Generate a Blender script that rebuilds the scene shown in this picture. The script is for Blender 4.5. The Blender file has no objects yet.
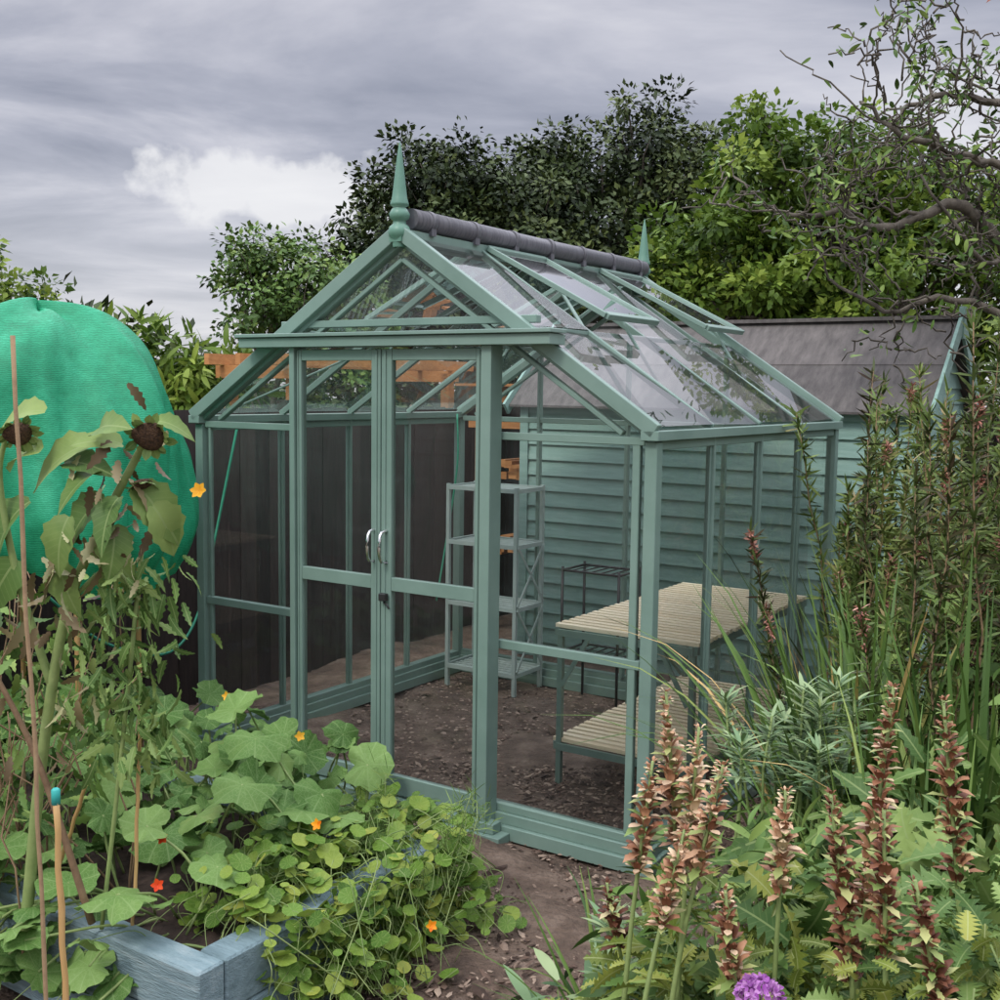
import bpy, math
import numpy as np
from mathutils import Vector, Matrix, Euler
rng=np.random.default_rng(11)
sc=bpy.context.scene
sc.view_settings.view_transform='Standard'; sc.view_settings.look='None'; sc.view_settings.exposure=0

# ------------------------------------------------------------------ mesh tools
class MB:
    def __init__(s): s.V=[];s.F=[];s.T=[];s.U=[];s.n=0
    def add(s,V,F,mat=0,tint=0.5,luv=None,smooth=False):
        V=np.asarray(V,float).reshape(-1,3); m=len(V)
        for f in F: s.F.append((np.asarray(f,int)+s.n,mat,smooth))
        s.V.append(V); s.T.append(np.broadcast_to(np.asarray(tint,float),(m,)))
        s.U.append(np.zeros((m,3)) if luv is None else luv); s.n+=m
    def box(s,a,b,mat=0,tint=0.5):
        x0,y0,z0=a;x1,y1,z1=b
        V=[(x0,y0,z0),(x1,y0,z0),(x1,y1,z0),(x0,y1,z0),(x0,y0,z1),(x1,y0,z1),(x1,y1,z1),(x0,y1,z1)]
        F=[[(0,3,2,1),(4,5,6,7),(0,1,5,4),(1,2,6,5),(2,3,7,6),(3,0,4,7)]]
        s.add(V,F,mat,tint)
    def beam(s,p,q,w,h,up=(0,0,1),mat=0,tint=0.5):
        p=np.array(p,float);q=np.array(q,float);d=q-p;L=np.linalg.norm(d);d/=L
        u=np.array(up,float);x=np.cross(d,u);x/=np.linalg.norm(x);u=np.cross(x,d)
        V=[]
        for e in (p,q):
            for a,b in ((-1,-1),(1,-1),(1,1),(-1,1)): V.append(e+x*a*w/2+u*b*h/2)
        F=[[(3,2,1,0),(4,5,6,7),(0,1,5,4),(1,2,6,5),(2,3,7,6),(3,0,4,7)]]
        s.add(V,F,mat,tint)
    def tube(s,P,R,n=6,mat=0,tint=0.5):
        P=np.asarray(P,float);k=len(P);R=np.broadcast_to(np.asarray(R,float),(k,))
        T=np.gradient(P,axis=0);T/=np.linalg.norm(T,axis=1)[:,None]+1e-9
        ref=np.array([0,0,1.]) if abs(T[0][2])<.9 else np.array([1.,0,0])
        V=[]
        a=np.linspace(0,2*np.pi,n,endpoint=False)
        for i in range(k):
            x=np.cross(T[i],ref);nx=np.linalg.norm(x)
            if nx<1e-3: x=np.cross(T[i],[0,1,.1]);nx=np.linalg.norm(x)
            x/=nx;y=np.cross(T[i],x);ref=ref if nx>.2 else y
            V.append(P[i]+R[i]*(np.cos(a)[:,None]*x+np.sin(a)[:,None]*y))
        V=np.concatenate(V)
        F=[(i*n+j,i*n+(j+1)%n,(i+1)*n+(j+1)%n,(i+1)*n+j) for i in range(k-1) for j in range(n)]
        s.add(V,[F],mat,tint,smooth=True)
        s.F.append((np.array([list(range(n-1,-1,-1))])+s.n-len(V),mat,False))
        s.F.append((np.array([[(k-1)*n+j for j in range(n)]])+s.n-len(V),mat,False))
    def inst(s,tpl,pos,R,sc_,mat=0,tint=0.5,smooth=True):
        V,F=tpl; N=len(pos);k=len(V)
        if N==0: return
        sc_=np.asarray(sc_,float)
        if sc_.ndim==0: sc_=np.full(N,float(sc_))
        if sc_.ndim==1: sc_=np.repeat(sc_[:,None],3,1)
        W=V[None]*sc_[:,None,:]
        W=np.einsum('nij,nkj->nki',R,W)+pos[:,None,:]
        t=np.repeat(np.broadcast_to(np.asarray(tint,float),(N,)),k)
        off=(np.arange(N)*k)[:,None,None]
        G=[(np.asarray(f)[None]+off).reshape(-1,np.asarray(f).shape[1]) for f in F]
        s.add(W.reshape(-1,3),G,mat,t,np.tile(V,(N,1)),smooth)
    def build(s,name,mats,parent=None,mw=None,bevel=0):
        me=bpy.data.meshes.new(name)
        V=np.concatenate(s.V); me.vertices.add(len(V)); me.vertices.foreach_set('co',V.ravel())
        loops=np.concatenate([f.ravel() for f,_,_ in s.F])
        tot=np.concatenate([np.full(len(f),f.shape[1]) for f,_,_ in s.F])
        mi=np.concatenate([np.full(len(f),m) for f,m,_ in s.F])
        sm=np.concatenate([np.full(len(f),b) for f,_,b in s.F])
        me.loops.add(len(loops)); me.loops.foreach_set('vertex_index',loops.astype(np.int32))
        me.polygons.add(len(tot)); st=np.concatenate([[0],np.cumsum(tot)[:-1]])
        me.polygons.foreach_set('loop_start',st.astype(np.int32))
        me.polygons.foreach_set('material_index',mi.astype(np.int32))
        me.polygons.foreach_set('use_smooth',sm.astype(bool))
        me.update(calc_edges=True)
        a=me.attributes.new('tint','FLOAT','POINT'); a.data.foreach_set('value',np.concatenate(s.T).astype(np.float32))
        a=me.attributes.new('luv','FLOAT_VECTOR','POINT'); a.data.foreach_set('vector',np.concatenate(s.U).ravel().astype(np.float32))
        for m in mats: me.materials.append(m)
        o=bpy.data.objects.new(name,me); sc.collection.objects.link(o)
        if parent: o.parent=parent
        if mw is not None: o.matrix_world=mw
        if bevel:
            b=o.modifiers.new('b','BEVEL');b.width=bevel;b.segments=1;b.limit_method='ANGLE'
        return o
def empty(name,mw=None):
    e=bpy.data.objects.new(name,None); sc.collection.objects.link(e); e.empty_display_size=.2
    if mw is not None: e.matrix_world=mw
    return e
def norm(a): return a/(np.linalg.norm(a,axis=-1,keepdims=True)+1e-9)
def frames(d,n):
    d=norm(d); x=norm(np.cross(d,n)); z=np.cross(x,d)
    return np.stack([x,d,z],axis=-1)
def rdir(N,up=0.0):
    v=rng.normal(size=(N,3)); v=norm(v); v[:,2]+=up; return norm(v)

# ------------------------------------------------------------------ materials
def newmat(name):
    m=bpy.data.materials.new(name); m.use_nodes=True; nt=m.node_tree
    return m,nt,nt.nodes,nt.links,nt.nodes['Principled BSDF']
def ramp(N,stops):
    r=N.new('ShaderNodeValToRGB'); cr=r.color_ramp
    while len(cr.elements)<len(stops): cr.elements.new(.5)
    for e,(p,c) in zip(cr.elements,stops): e.position=p; e.color=(*c,1)
    return r
def noisemat(name,stops,scale=5,rough=.6,bump=.2,detail=5,metal=0,stretch=(1,1,1),tintmix=0,coord='Object',spec=.4,bscale=None,bdist=.01):
    m,nt,N,L,P=newmat(name)
    tc=N.new('ShaderNodeTexCoord');mp=N.new('ShaderNodeMapping');mp.inputs['Scale'].default_value=stretch
    L.new(tc.outputs[coord],mp.inputs[0])
    nz=N.new('ShaderNodeTexNoise');nz.inputs['Scale'].default_value=scale;nz.inputs['Detail'].default_value=detail;nz.inputs['Roughness'].default_value=.65
    L.new(mp.outputs[0],nz.inputs[0]); r=ramp(N,stops)
    if tintmix:
        at=N.new('ShaderNodeAttribute');at.attribute_name='tint'
        mx=N.new('ShaderNodeMix');mx.inputs[0].default_value=tintmix
        L.new(nz.outputs[0],mx.inputs[2]);L.new(at.outputs['Fac'],mx.inputs[3]);L.new(mx.outputs[0],r.inputs[0])
    else: L.new(nz.outputs[0],r.inputs[0])
    L.new(r.outputs[0],P.inputs['Base Color'])
    P.inputs['Roughness'].default_value=rough;P.inputs['Metallic'].default_value=metal
    P.inputs['Specular IOR Level'].default_value=spec
    if bump:
        b=N.new('ShaderNodeBump');b.inputs['Strength'].default_value=bump;b.inputs['Distance'].default_value=bdist
        if bscale:
            n2=N.new('ShaderNodeTexNoise');n2.inputs['Scale'].default_value=bscale;n2.inputs['Detail'].default_value=6;L.new(mp.outputs[0],n2.inputs[0]);L.new(n2.outputs[0],b.inputs['Height'])
        else: L.new(nz.outputs[0],b.inputs['Height'])
        L.new(b.outputs[0],P.inputs['Normal'])
    return m
def leafmat(name,stops,rough=.5,veins=None,trans=0,veincol=(.25,.35,.12),nscale=25,spec=.22,k=1.0,nmix=.3):
    m,nt,N,L,P=newmat(name)
    stops=[(p,tuple(min(.95,c*k) for c in cc)) for p,cc in stops]
    at=N.new('ShaderNodeAttribute');at.attribute_name='tint'
    r=ramp(N,stops)
    if nscale:
        tc=N.new('ShaderNodeTexCoord');nz=N.new('ShaderNodeTexNoise');nz.inputs['Scale'].default_value=nscale;nz.inputs['Detail'].default_value=3
        L.new(tc.outputs['Object'],nz.inputs[0])
        mx=N.new('ShaderNodeMix');mx.inputs[0].default_value=nmix
        L.new(at.outputs['Fac'],mx.inputs[2]);L.new(nz.outputs[0],mx.inputs[3]);L.new(mx.outputs[0],r.inputs[0])
    else: L.new(at.outputs['Fac'],r.inputs[0])
    col=r.outputs[0]
    if veins:
        uv=N.new('ShaderNodeAttribute');uv.attribute_name='luv'
        sx=N.new('ShaderNodeSeparateXYZ');L.new(uv.outputs['Vector'],sx.inputs[0])
        def M(op,a,b=None,c=None):
            n=N.new('ShaderNodeMath');n.operation=op
            for i,v in enumerate((a,b,c)):
                if v is None: continue
                if isinstance(v,(int,float)): n.inputs[i].default_value=v
                else: L.new(v,n.inputs[i])
            return n.outputs[0]
        if veins=='radial':
            an=M('ARCTAN2',sx.outputs[0],sx.outputs[1]); kk=M('MULTIPLY',an,4.5);s=M('ABSOLUTE',M('SINE',kk))
            v=M('POWER',M('SUBTRACT',1.0,s),9.0)
            vo=N.new('ShaderNodeTexVoronoi');vo.feature='DISTANCE_TO_EDGE';vo.inputs['Scale'].default_value=13;L.new(uv.outputs['Vector'],vo.inputs['Vector'])
            v=M('MAXIMUM',v,M('MULTIPLY',M('LESS_THAN',vo.outputs['Distance'],.05),.4))
        else:
            a1=M('ABSOLUTE',sx.outputs[0]); v1=M('LESS_THAN',a1,.016)
            q=M('SUBTRACT',sx.outputs[1],M('MULTIPLY',a1,.8)); v2=M('POWER',M('SUBTRACT',1.0,M('ABSOLUTE',M('SINE',M('MULTIPLY',q,30.0)))),7.0)
            v=M('MAXIMUM',v1,M('MULTIPLY',v2,.45))
        m2=N.new('ShaderNodeMix');m2.data_type='RGBA';L.new(M('MULTIPLY',v,.6),m2.inputs[0]);L.new(col,m2.inputs[6]);m2.inputs[7].default_value=(*veincol,1);col=m2.outputs[2]
    L.new(col,P.inputs['Base Color']);P.inputs['Roughness'].default_value=rough;P.inputs['Specular IOR Level'].default_value=spec
    if trans:
        tr=N.new('ShaderNodeBsdfTranslucent');L.new(col,tr.inputs[0])
        ms=N.new('ShaderNodeMixShader');ms.inputs[0].default_value=trans
        L.new(P.outputs[0],ms.inputs[1]);L.new(tr.outputs[0],ms.inputs[2]);L.new(ms.outputs[0],N['Material Output'].inputs[0])
    return m
M_paint=noisemat('sage_painted_aluminium',[(.3,(.15,.235,.195)),(.7,(.20,.295,.25))],scale=3,rough=.36,bump=.04,bscale=60)
M_rack=noisemat('light_grey_metal',[(.3,(.30,.38,.35)),(.7,(.38,.46,.43))],scale=5,rough=.4,bump=.03)
M_paint2=noisemat('sage_finial',[(.3,(.10,.22,.16)),(.7,(.14,.28,.21))],scale=8,rough=.4,bump=.04)
M_shed=noisemat('weathered_green_boards',[(.25,(.17,.29,.245)),(.55,(.24,.38,.33)),(.8,(.33,.47,.41))],scale=6,stretch=(.6,2,5),rough=.75,bump=.35,tintmix=.25)
M_felt=noisemat('roof_felt',[(.3,(.075,.07,.067)),(.7,(.18,.165,.155))],scale=7,stretch=(3,1,1),rough=.95,bump=.5,bscale=200,tintmix=.2)
M_slat=noisemat('pale_softwood',[(.3,(.78,.64,.42)),(.7,(.90,.80,.58))],scale=10,stretch=(1,8,8),rough=.6,bump=.1,tintmix=.4)
M_orange=noisemat('orange_stained_timber',[(.3,(.30,.12,.035)),(.7,(.52,.25,.09))],scale=6,stretch=(1,5,8),rough=.65,bump=.15,tintmix=.3)
M_fence=noisemat('dark_brown_fence',[(.25,(.014,.010,.009)),(.7,(.048,.035,.030))],scale=7,stretch=(6,6,.8),rough=.85,bump=.4,tintmix=.35)
M_bed=noisemat('blue_grey_sleeper',[(.3,(.10,.155,.17)),(.55,(.18,.26,.28)),(.8,(.32,.39,.40))],scale=9,stretch=(.8,3,6),rough=.8,bump=.6,bscale=40,tintmix=.2)
M_soil=noisemat('dark_soil',[(.3,(.02,.013,.01)),(.7,(.075,.05,.038))],scale=25,rough=.95,bump=.8)
M_roll=noisemat('grey_roller',[(.3,(.07,.07,.08)),(.7,(.15,.15,.165))],scale=14,stretch=(1,6,1),rough=.4,bump=.15)
M_chrome=noisemat('satin_steel',[(.3,(.65,.65,.65)),(.7,(.8,.8,.8))],rough=.25,bump=0,metal=1)
M_black=noisemat('black_plastic',[(.3,(.012,.012,.012)),(.7,(.03,.03,.03))],rough=.45,bump=0)
M_hose=noisemat('green_hose',[(.3,(.02,.22,.13)),(.7,(.04,.30,.18))],rough=.4,bump=0)
M_bark=noisemat('bark',[(.3,(.045,.037,.03)),(.7,(.17,.15,.12))],scale=18,stretch=(1,1,.4),rough=.9,bump=.7)
M_stem=noisemat('green_stem',[(.3,(.12,.19,.05)),(.7,(.26,.33,.12))],scale=30,rough=.6,bump=.1,tintmix=.5)
M_dry=noisemat('dry_stem',[(.2,(.10,.055,.03)),(.8,(.36,.25,.14))],scale=30,rough=.8,bump=.3,tintmix=.5)
M_cane=noisemat('bamboo',[(.3,(.30,.17,.06)),(.7,(.52,.34,.14))],scale=15,stretch=(3,3,.6),rough=.5,bump=.2,tintmix=.5)
M_teal=noisemat('teal_cap',[(.3,(.02,.28,.26)),(.7,(.04,.38,.34))],rough=.5,bump=0)
m,nt,N,L,P=newmat('green_netting');tc=N.new('ShaderNodeTexCoord')
w1=N.new('ShaderNodeTexWave');w1.inputs['Scale'].default_value=48;w1.bands_direction='Z';w1.inputs['Distortion'].default_value=4.5;w1.inputs['Detail'].default_value=3;w1.inputs['Detail Scale'].default_value=1.4
L.new(tc.outputs['Object'],w1.inputs[0])
nz=N.new('ShaderNodeTexNoise');nz.inputs['Scale'].default_value=5.5;nz.inputs['Detail'].default_value=8;nz.inputs['Roughness'].default_value=.75;L.new(tc.outputs['Object'],nz.inputs[0])
r=ramp(N,[(.3,(.003,.19,.085)),(.55,(.014,.37,.18)),(.75,(.06,.55,.31))]);mx=N.new('ShaderNodeMix');mx.inputs[0].default_value=.25
L.new(nz.outputs[0],mx.inputs[2]);L.new(w1.outputs[1],mx.inputs[3]);L.new(mx.outputs[0],r.inputs[0]);L.new(r.outputs[0],P.inputs['Base Color']);P.inputs['Roughness'].default_value=.6
b=N.new('ShaderNodeBump');b.inputs['Strength'].default_value=.6;b.inputs['Distance'].default_value=.012;L.new(nz.outputs[0],b.inputs['Height']);L.new(b.outputs[0],P.inputs['Normal'])
tr=N.new('ShaderNodeBsdfTranslucent');L.new(r.outputs[0],tr.inputs[0]);ms=N.new('ShaderNodeMixShader');ms.inputs[0].default_value=.25
L.new(P.outputs[0],ms.inputs[1]);L.new(tr.outputs[0],ms.inputs[2]);L.new(ms.outputs[0],N['Material Output'].inputs[0]);M_net=m
def glass(name,ior,dust):
    m,nt,N,L,P=newmat(name);N.remove(P)
    fr=N.new('ShaderNodeFresnel');fr.inputs[0].default_value=ior
    t=N.new('ShaderNodeBsdfTransparent');t.inputs[0].default_value=(.975,.99,.98,1)
    g=N.new('ShaderNodeBsdfGlossy');g.inputs['Roughness'].default_value=.012
    tc=N.new('ShaderNodeTexCoord')
    a=N.new('ShaderNodeMixShader');L.new(fr.outputs[0],a.inputs[0]);L.new(t.outputs[0],a.inputs[1]);L.new(g.outputs[0],a.inputs[2])
    d=N.new('ShaderNodeBsdfDiffuse');d.inputs[0].default_value=(.6,.63,.62,1)
    n2=N.new('ShaderNodeTexNoise');n2.inputs['Scale'].default_value=7;n2.inputs['Detail'].default_value=5;L.new(tc.outputs['Object'],n2.inputs[0])
    mu=N.new('ShaderNodeMath');mu.operation='MULTIPLY';mu.inputs[1].default_value=dust;L.new(n2.outputs[0],mu.inputs[0])
    c=N.new('ShaderNodeMixShader');L.new(mu.outputs[0],c.inputs[0]);L.new(a.outputs[0],c.inputs[1]);L.new(d.outputs[0],c.inputs[2])
    L.new(c.outputs[0],N['Material Output'].inputs[0]);return m
M_glass=glass('glass',1.42,.025);M_rglass=glass('roof_glass',2.5,.05)
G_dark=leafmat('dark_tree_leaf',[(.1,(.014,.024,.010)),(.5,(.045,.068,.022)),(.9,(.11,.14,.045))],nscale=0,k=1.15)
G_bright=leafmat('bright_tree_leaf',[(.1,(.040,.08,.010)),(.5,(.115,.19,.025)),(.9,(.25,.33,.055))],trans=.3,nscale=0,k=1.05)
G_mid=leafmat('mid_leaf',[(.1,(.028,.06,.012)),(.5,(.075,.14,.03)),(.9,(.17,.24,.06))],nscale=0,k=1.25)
G_shrub=leafmat('shrub_needle',[(.0,(.06,.04,.025)),(.25,(.045,.06,.02)),(.55,(.09,.14,.035)),(.85,(.17,.22,.06)),(1,(.26,.21,.10))],nscale=0,k=1.15)
G_squash=leafmat('squash_leaf',[(.1,(.035,.09,.018)),(.45,(.085,.18,.038)),(.8,(.18,.29,.08)),(1,(.36,.40,.12))],veins='radial',veincol=(.30,.42,.17),rough=.6,trans=.2,k=1.05,nscale=14,nmix=.4)
G_nast=leafmat('nasturtium_leaf',[(.1,(.04,.11,.015)),(.5,(.12,.23,.03)),(.8,(.28,.35,.06)),(1,(.55,.50,.10))],veins='radial',veincol=(.38,.48,.15),trans=.25,k=1.0)
G_long=leafmat('long_leaf',[(.1,(.03,.07,.018)),(.5,(.08,.145,.035)),(.9,(.20,.27,.08))],veins='pinnate',veincol=(.26,.34,.13),trans=.15,k=1.25)
G_lime=leafmat('lime_leaf',[(.1,(.09,.13,.02)),(.5,(.19,.25,.04)),(.85,(.36,.38,.08)),(1,(.45,.28,.10))],veins='pinnate',veincol=(.4,.45,.2),trans=.2,k=.9)
G_grey=leafmat('glaucous_leaf',[(.1,(.07,.13,.06)),(.5,(.14,.23,.11)),(.9,(.28,.36,.18))],nscale=0,k=1.0)
G_blade=leafmat('blade_leaf',[(.1,(.03,.065,.015)),(.5,(.09,.16,.035)),(.85,(.20,.26,.07)),(1,(.50,.35,.14))],nscale=0,k=1.15)
G_rust=leafmat('rust_needle',[(.1,(.12,.05,.04)),(.5,(.34,.14,.10)),(.9,(.58,.32,.25))],nscale=0,k=1.1)
G_dryleaf=leafmat('dry_leaf',[(.1,(.10,.07,.035)),(.5,(.24,.20,.10)),(.9,(.38,.38,.2))],nscale=0)
G_bract=leafmat('acanthus_bract',[(.0,(.08,.028,.018)),(.3,(.23,.095,.05)),(.55,(.46,.25,.14)),(.72,(.72,.54,.36)),(.85,(.42,.42,.17)),(1,(.18,.26,.07))],nscale=0,k=.95)
G_or=leafmat('orange_petal',[(.2,(.8,.12,.01)),(.8,(.95,.42,.02))],trans=.3)
G_red=leafmat('red_petal',[(.2,(.6,.03,.01)),(.8,(.8,.10,.02))],trans=.3)
G_purple=leafmat('purple_petal',[(.2,(.34,.09,.40)),(.8,(.68,.36,.70))],trans=.3,nscale=80)
G_yel=leafmat('yellow_petal',[(.2,(.75,.35,.02)),(.8,(.85,.5,.05))],trans=.3)

# ------------------------------------------------------------------ leaf templates
T_leaf=(np.array([(0,0,0),(.32,.45,.08),(0,1,-.03),(-.32,.45,.08)],float),[[(0,1,2),(0,2,3)]])
def roundleaf(n=20,lob=.12,k=5,notch=.35,wave=.06,cup=-.1,seed=0):
    a=np.linspace(-np.pi,np.pi,n,endpoint=False);g=np.random.default_rng(seed)
    r=1+lob*np.cos(k*a)+.035*np.cos(13*a)+g.normal(0,.025,n)
    r*=1-notch*np.exp(-((np.abs(a)-np.pi)/.3)**2)
    V=[(0,0,0)]
    for f in (.35,.7,1.0):
        for ai,ri in zip(a,r): V.append((f*ri*np.sin(ai),f*ri*np.cos(ai),.10*f-(.10-cup)*f*f+wave*f*f*np.sin(3*ai+1+seed)+.05*f*f*np.cos(k*2*ai)-.035*np.cos(9*ai)*f))
    q=[(1+m_*n+i,1+(m_+1)*n+i,1+(m_+1)*n+(i+1)%n,1+m_*n+(i+1)%n) for m_ in (0,1) for i in range(n)]; t=[(0,1+i,1+(i+1)%n) for i in range(n)]
    return np.array(V,float)*.5,[t,q]
T_squash=roundleaf(32,.05,5,.42,.09,-.14,1)
T_squash2=roundleaf(32,.09,5,.45,.16,-.26,2)
T_squash3=roundleaf(32,.04,7,.40,-.14,.12,3)
T_nast=roundleaf(14,.02,7,.0,.04,.06)
def longleaf(n=10,w=.16,ser=.25,curl=-.35,fold=.25):
    V=[];F=[]
    for i in range(n+1):
        t=i/n; ww=w*np.sin(np.pi*min(1,t*.93+.06))**.8*(1-.15*t)*(1+ser*(1 if i%2 else -1))
        if i==n: ww=.002
        z=curl*t*t
        V+= [(-ww,t,z+fold*ww),(0,t+.02,z),(ww,t,z+fold*ww)]
    for i in range(n):
        b=3*i;F+=[(b,b+1,b+4,b+3),(b+1,b+2,b+5,b+4)]
    return np.array(V,float),[F]
T_long=longleaf();T_plain=longleaf(5,.13,0,-.25);T_lob=longleaf(14,.24,.5,-.4,.3);T_sun=longleaf(9,.33,.09,-.75,.45)
T_petal=longleaf(4,.36,0,.1,.3);T_br=longleaf(5,.22,.2,-.1,.35)
T_needle=(np.array([(-.03,0,0),(.03,0,0),(.035,.6,.03),(0,1,0),(-.035,.6,.03)],float),[[(0,1,2,4)],[(4,2,3)]])
def blade(mb,base,d,L,w,droop,mat,tint,n=7):
    d=np.array(d,float);d/=np.linalg.norm(d);side=np.cross(d,[0,0,1]);side/=np.linalg.norm(side)+1e-6
    p=np.array(base,float);V=[]
    for i in range(n+1):
        t=i/n;ww=w*(1-t**2.2)*.5+.0005
        V+=[p-side*ww,p+np.cross(side,d)*ww*.3,p+side*ww]
        d=d+np.array([0,0,-droop/n*(.3+1.6*t)]);d/=np.linalg.norm(d);p=p+d*L/n
    F=[]
    for i in range(n):
        b=3*i;F+=[(b,b+1,b+4,b+3),(b+1,b+2,b+5,b+4)]
    mb.add(V,[F],mat,tint,smooth=True)

# ------------------------------------------------------------------ greenhouse
OX,OY,YAW=-1.3854,5.2929,-0.5812
GM=Matrix.Translation((OX,OY,0))@Matrix.Rotation(YAW,4,'Z')
cy,sy=math.cos(YAW),math.sin(YAW)
def L2W(X,Y,z=0): return (OX+X*cy-Y*sy,OY+X*sy+Y*cy,z)
W,D,HE,HR=2.3056,2.06,1.603,2.349
CX=W/2+.028
gh=empty('greenhouse',GM)
def part(mb,name,mats,bevel=0): 
    o=mb.build(name,mats,bevel=bevel); o.parent=gh; return o
f=MB()
SILL=.13
for (x,y) in ((0,0),(W,0),(0,D),(W,D)): f.box((x-.024,y-.024,.0),(x+.024,y+.024,HE-.03))
f.box((W-.078,-.012,SILL),(W-.048,.012,HE-.03))
f.box((.048,-.010,SILL),(.062,.010,HE-.03))
for k in (1,2,3):
    y=D*k/4
    for x in (0,W):
        f.box((x-.018,y-.009,SILL-.01),(x+.018,y+.009,HE-.02)); f.box((x-.006,y-.018,SILL-.008),(x+.006,y+.018,HE-.021))
for k in (1,2,3):
    x=W*k/4; f.box((x-.010,D-.018,SILL-.01),(x+.010,D+.018,HE+ (HR-HE)*(.5 if k!=2 else .96)))
for (a,b,c,d) in ((-.06,-.055,W+.06,.03),(-.06,D-.03,W+.06,D+.055)):
    f.box((a,b,0.0),(c,d,.055)); f.box((a+.015,b+.02,.055),(c-.015,d-.002 if b<0 else d-.02,.098)); f.box((a+.03,b+.034,.098),(c-.03,d-.010,SILL))
for x in (0,W):
    f.box((x-.057,.031,.003),(x+.057,D-.031,.056)); f.box((x-.04,.031,.056),(x+.04,D-.031,.096)); f.box((x-.025,.031,.096),(x+.025,D-.031,SILL-.003))
for x,s in ((0,-1),(W,1)):
    f.box((x-.03 if s>0 else x-.04,-.05,HE-.026),(x+.04 if s>0 else x+.03,D+.035,HE+.010))
    f.box((x-.016,.03,HE-.06),(x+.016,D-.03,HE-.028))
f.box((.03,-.014,HE-.045),(.60,.014,HE-.015)); f.box((1.66,-.014,HE-.045),(W-.03,.014,HE-.015)); f.box((.03,D-.014,HE-.045),(W-.03,D+.014,HE-.015))
f.box((.03,-.014,.735),(.60,.014,.770)); f.box((1.66,-.014,.745),(W-.03,.014,.780))
for y,s in ((0,-1),(D,1)):
    for x0 in (0,W):
        sg=-1 if x0==0 else 1
        f.beam((x0+sg*.025,y+s*.035,HE+.007),(CX,y+s*.035,HR+.025),.03,.055)
        f.beam((x0,y,HE-.005),(CX,y,HR-.005),.045,.04)
        f.beam((x0-sg*.12,y,HE-.005),(CX,y,HR-.085),.03,.018)
f.box((.52,-.018,2.0),(1.82,.018,2.03))
def slope(x0,y,t,off=0):
    sg=-1 if x0==0 else 1
    n=np.array([sg*(HR-HE),0,W/2]);n/=np.linalg.norm(n)
    return np.array([x0+(CX-x0)*t,y,HE+.01+(HR-HE)*t])+n*off
for x0 in (0,W):
    for k in range(1,4):
        f.beam(slope(x0,D*k/4,0),slope(x0,D*k/4,1),.022,.03)
    f.beam(slope(x0,.03,.5),slope(x0,D-.03,.5),.018,.018)
f.box((CX-.035,-.03,HR-.03),(CX+.035,D+.03,HR+.03))
f.beam(slope(W,.06,.05,-.03),slope(W,D*.5,.9,-.03),.018,.01); f.beam(slope(0,.06,.05,-.03),slope(0,D*.5,.9,-.03),.018,.01)
part(f,'frame',[M_paint],.0025)
v=MB();vg=MB()
for x0 in (0,W):
    for (y0,y1,ang) in ((D*.25+.02,D*.5-.02,.11),(D*.75+.02,D-.04,.12)):
        a=slope(x0,y0,.97,.03);b=slope(x0,y1,.97,.03);sg=-1 if x0==0 else 1
        dn=slope(x0,0,.5)-slope(x0,0,1);dn/=np.linalg.norm(dn)
        c,s=math.cos(ang),math.sin(ang); nn=np.array([sg*(HR-HE),0,W/2]);nn/=np.linalg.norm(nn)
        dd=dn*c+nn*s
        Lv=.66
        v.beam(a,a+dd*Lv,.02,.022,up=nn);v.beam(b,b+dd*Lv,.02,.022,up=nn);v.beam(a,b,.025,.025,up=nn);v.beam(a+dd*Lv,b+dd*Lv,.03,.025,up=nn)
        vg.add([a,b,b+dd*Lv,a+dd*Lv],[[(0,1,2,3)]])
        mid=(a+b)/2+dd*Lv*.85; v.beam(mid,slope(x0,(y0+y1)/2,.3,-.05),.012,.012)
part(v,'roof_vents',[M_paint],.002);part(vg,'vent_glass',[M_rglass])
d=MB();YD=-.075
d.box((.648,YD-.03,.05),(.676,YD+.05,1.915));d.box((1.632,YD-.03,.05),(1.678,YD+.05,1.915))
d.box((.375,YD-.055,1.915),(1.945,YD+.06,1.955));d.box((.363,YD-.07,1.957),(1.957,YD+.05,1.972))
d.box((.55,YD-.06,.0),(1.76,YD+.018,.035));d.box((.60,YD-.04,.036),(1.72,YD+.018,.075))
part(d,'door_frame',[M_paint],.002)
def door(name,x0,x1,y,wl,wr):
    q=MB();t=.015
    q.box((x0,y-t,.085),(x0+wl,y+t,1.905));q.box((x1-wr,y-t,.085),(x1,y+t,1.905))
    for z0,z1 in ((.085,.165),(.93,.985),(1.86,1.905)): q.box((x0+wl,y-t+.002,z0),(x1-wr,y+t-.002,z1))
    q.box((x0+wl*.3,y-t-.006,.09),(x0+wl*.5,y-t,1.90)); q.box((x1-wr*.5,y-t-.006,.09),(x1-wr*.3,y-t,1.90))
    part(q,name,[M_paint],.002)
    g=MB()
    for z0,z1 in ((.165,.93),(.985,1.86)): g.add([(x0+wl,y,z0),(x1-wr,y,z0),(x1-wr,y,z1),(x0+wl,y,z1)],[[(0,1,2,3)]])
    part(g,name+'_glass',[M_glass])
door('left_door',.678,1.135,YD,.026,.048);door('right_door',1.140,1.630,YD,.052,.03)
h=MB()
for x in (1.108,1.170):
    a=np.linspace(0,np.pi,9); P=[(x,YD-.015,1.175)]+[(x,YD-.02-.045*math.sin(t)**.5,1.11+.065*math.cos(t)) for t in a]+[(x,YD-.015,1.045)]
    h.tube(P,.0065,8)
part(h,'door_handles',[M_chrome])
h=MB();h.box((1.150,YD-.045,.89),(1.185,YD-.021,.92));h.tube([(1.167,YD-.03,.885),(1.19,YD-.035,.875),(1.20,YD-.035,.86)],.005);part(h,'door_latch',[M_black],.003)
g=MB()
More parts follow.
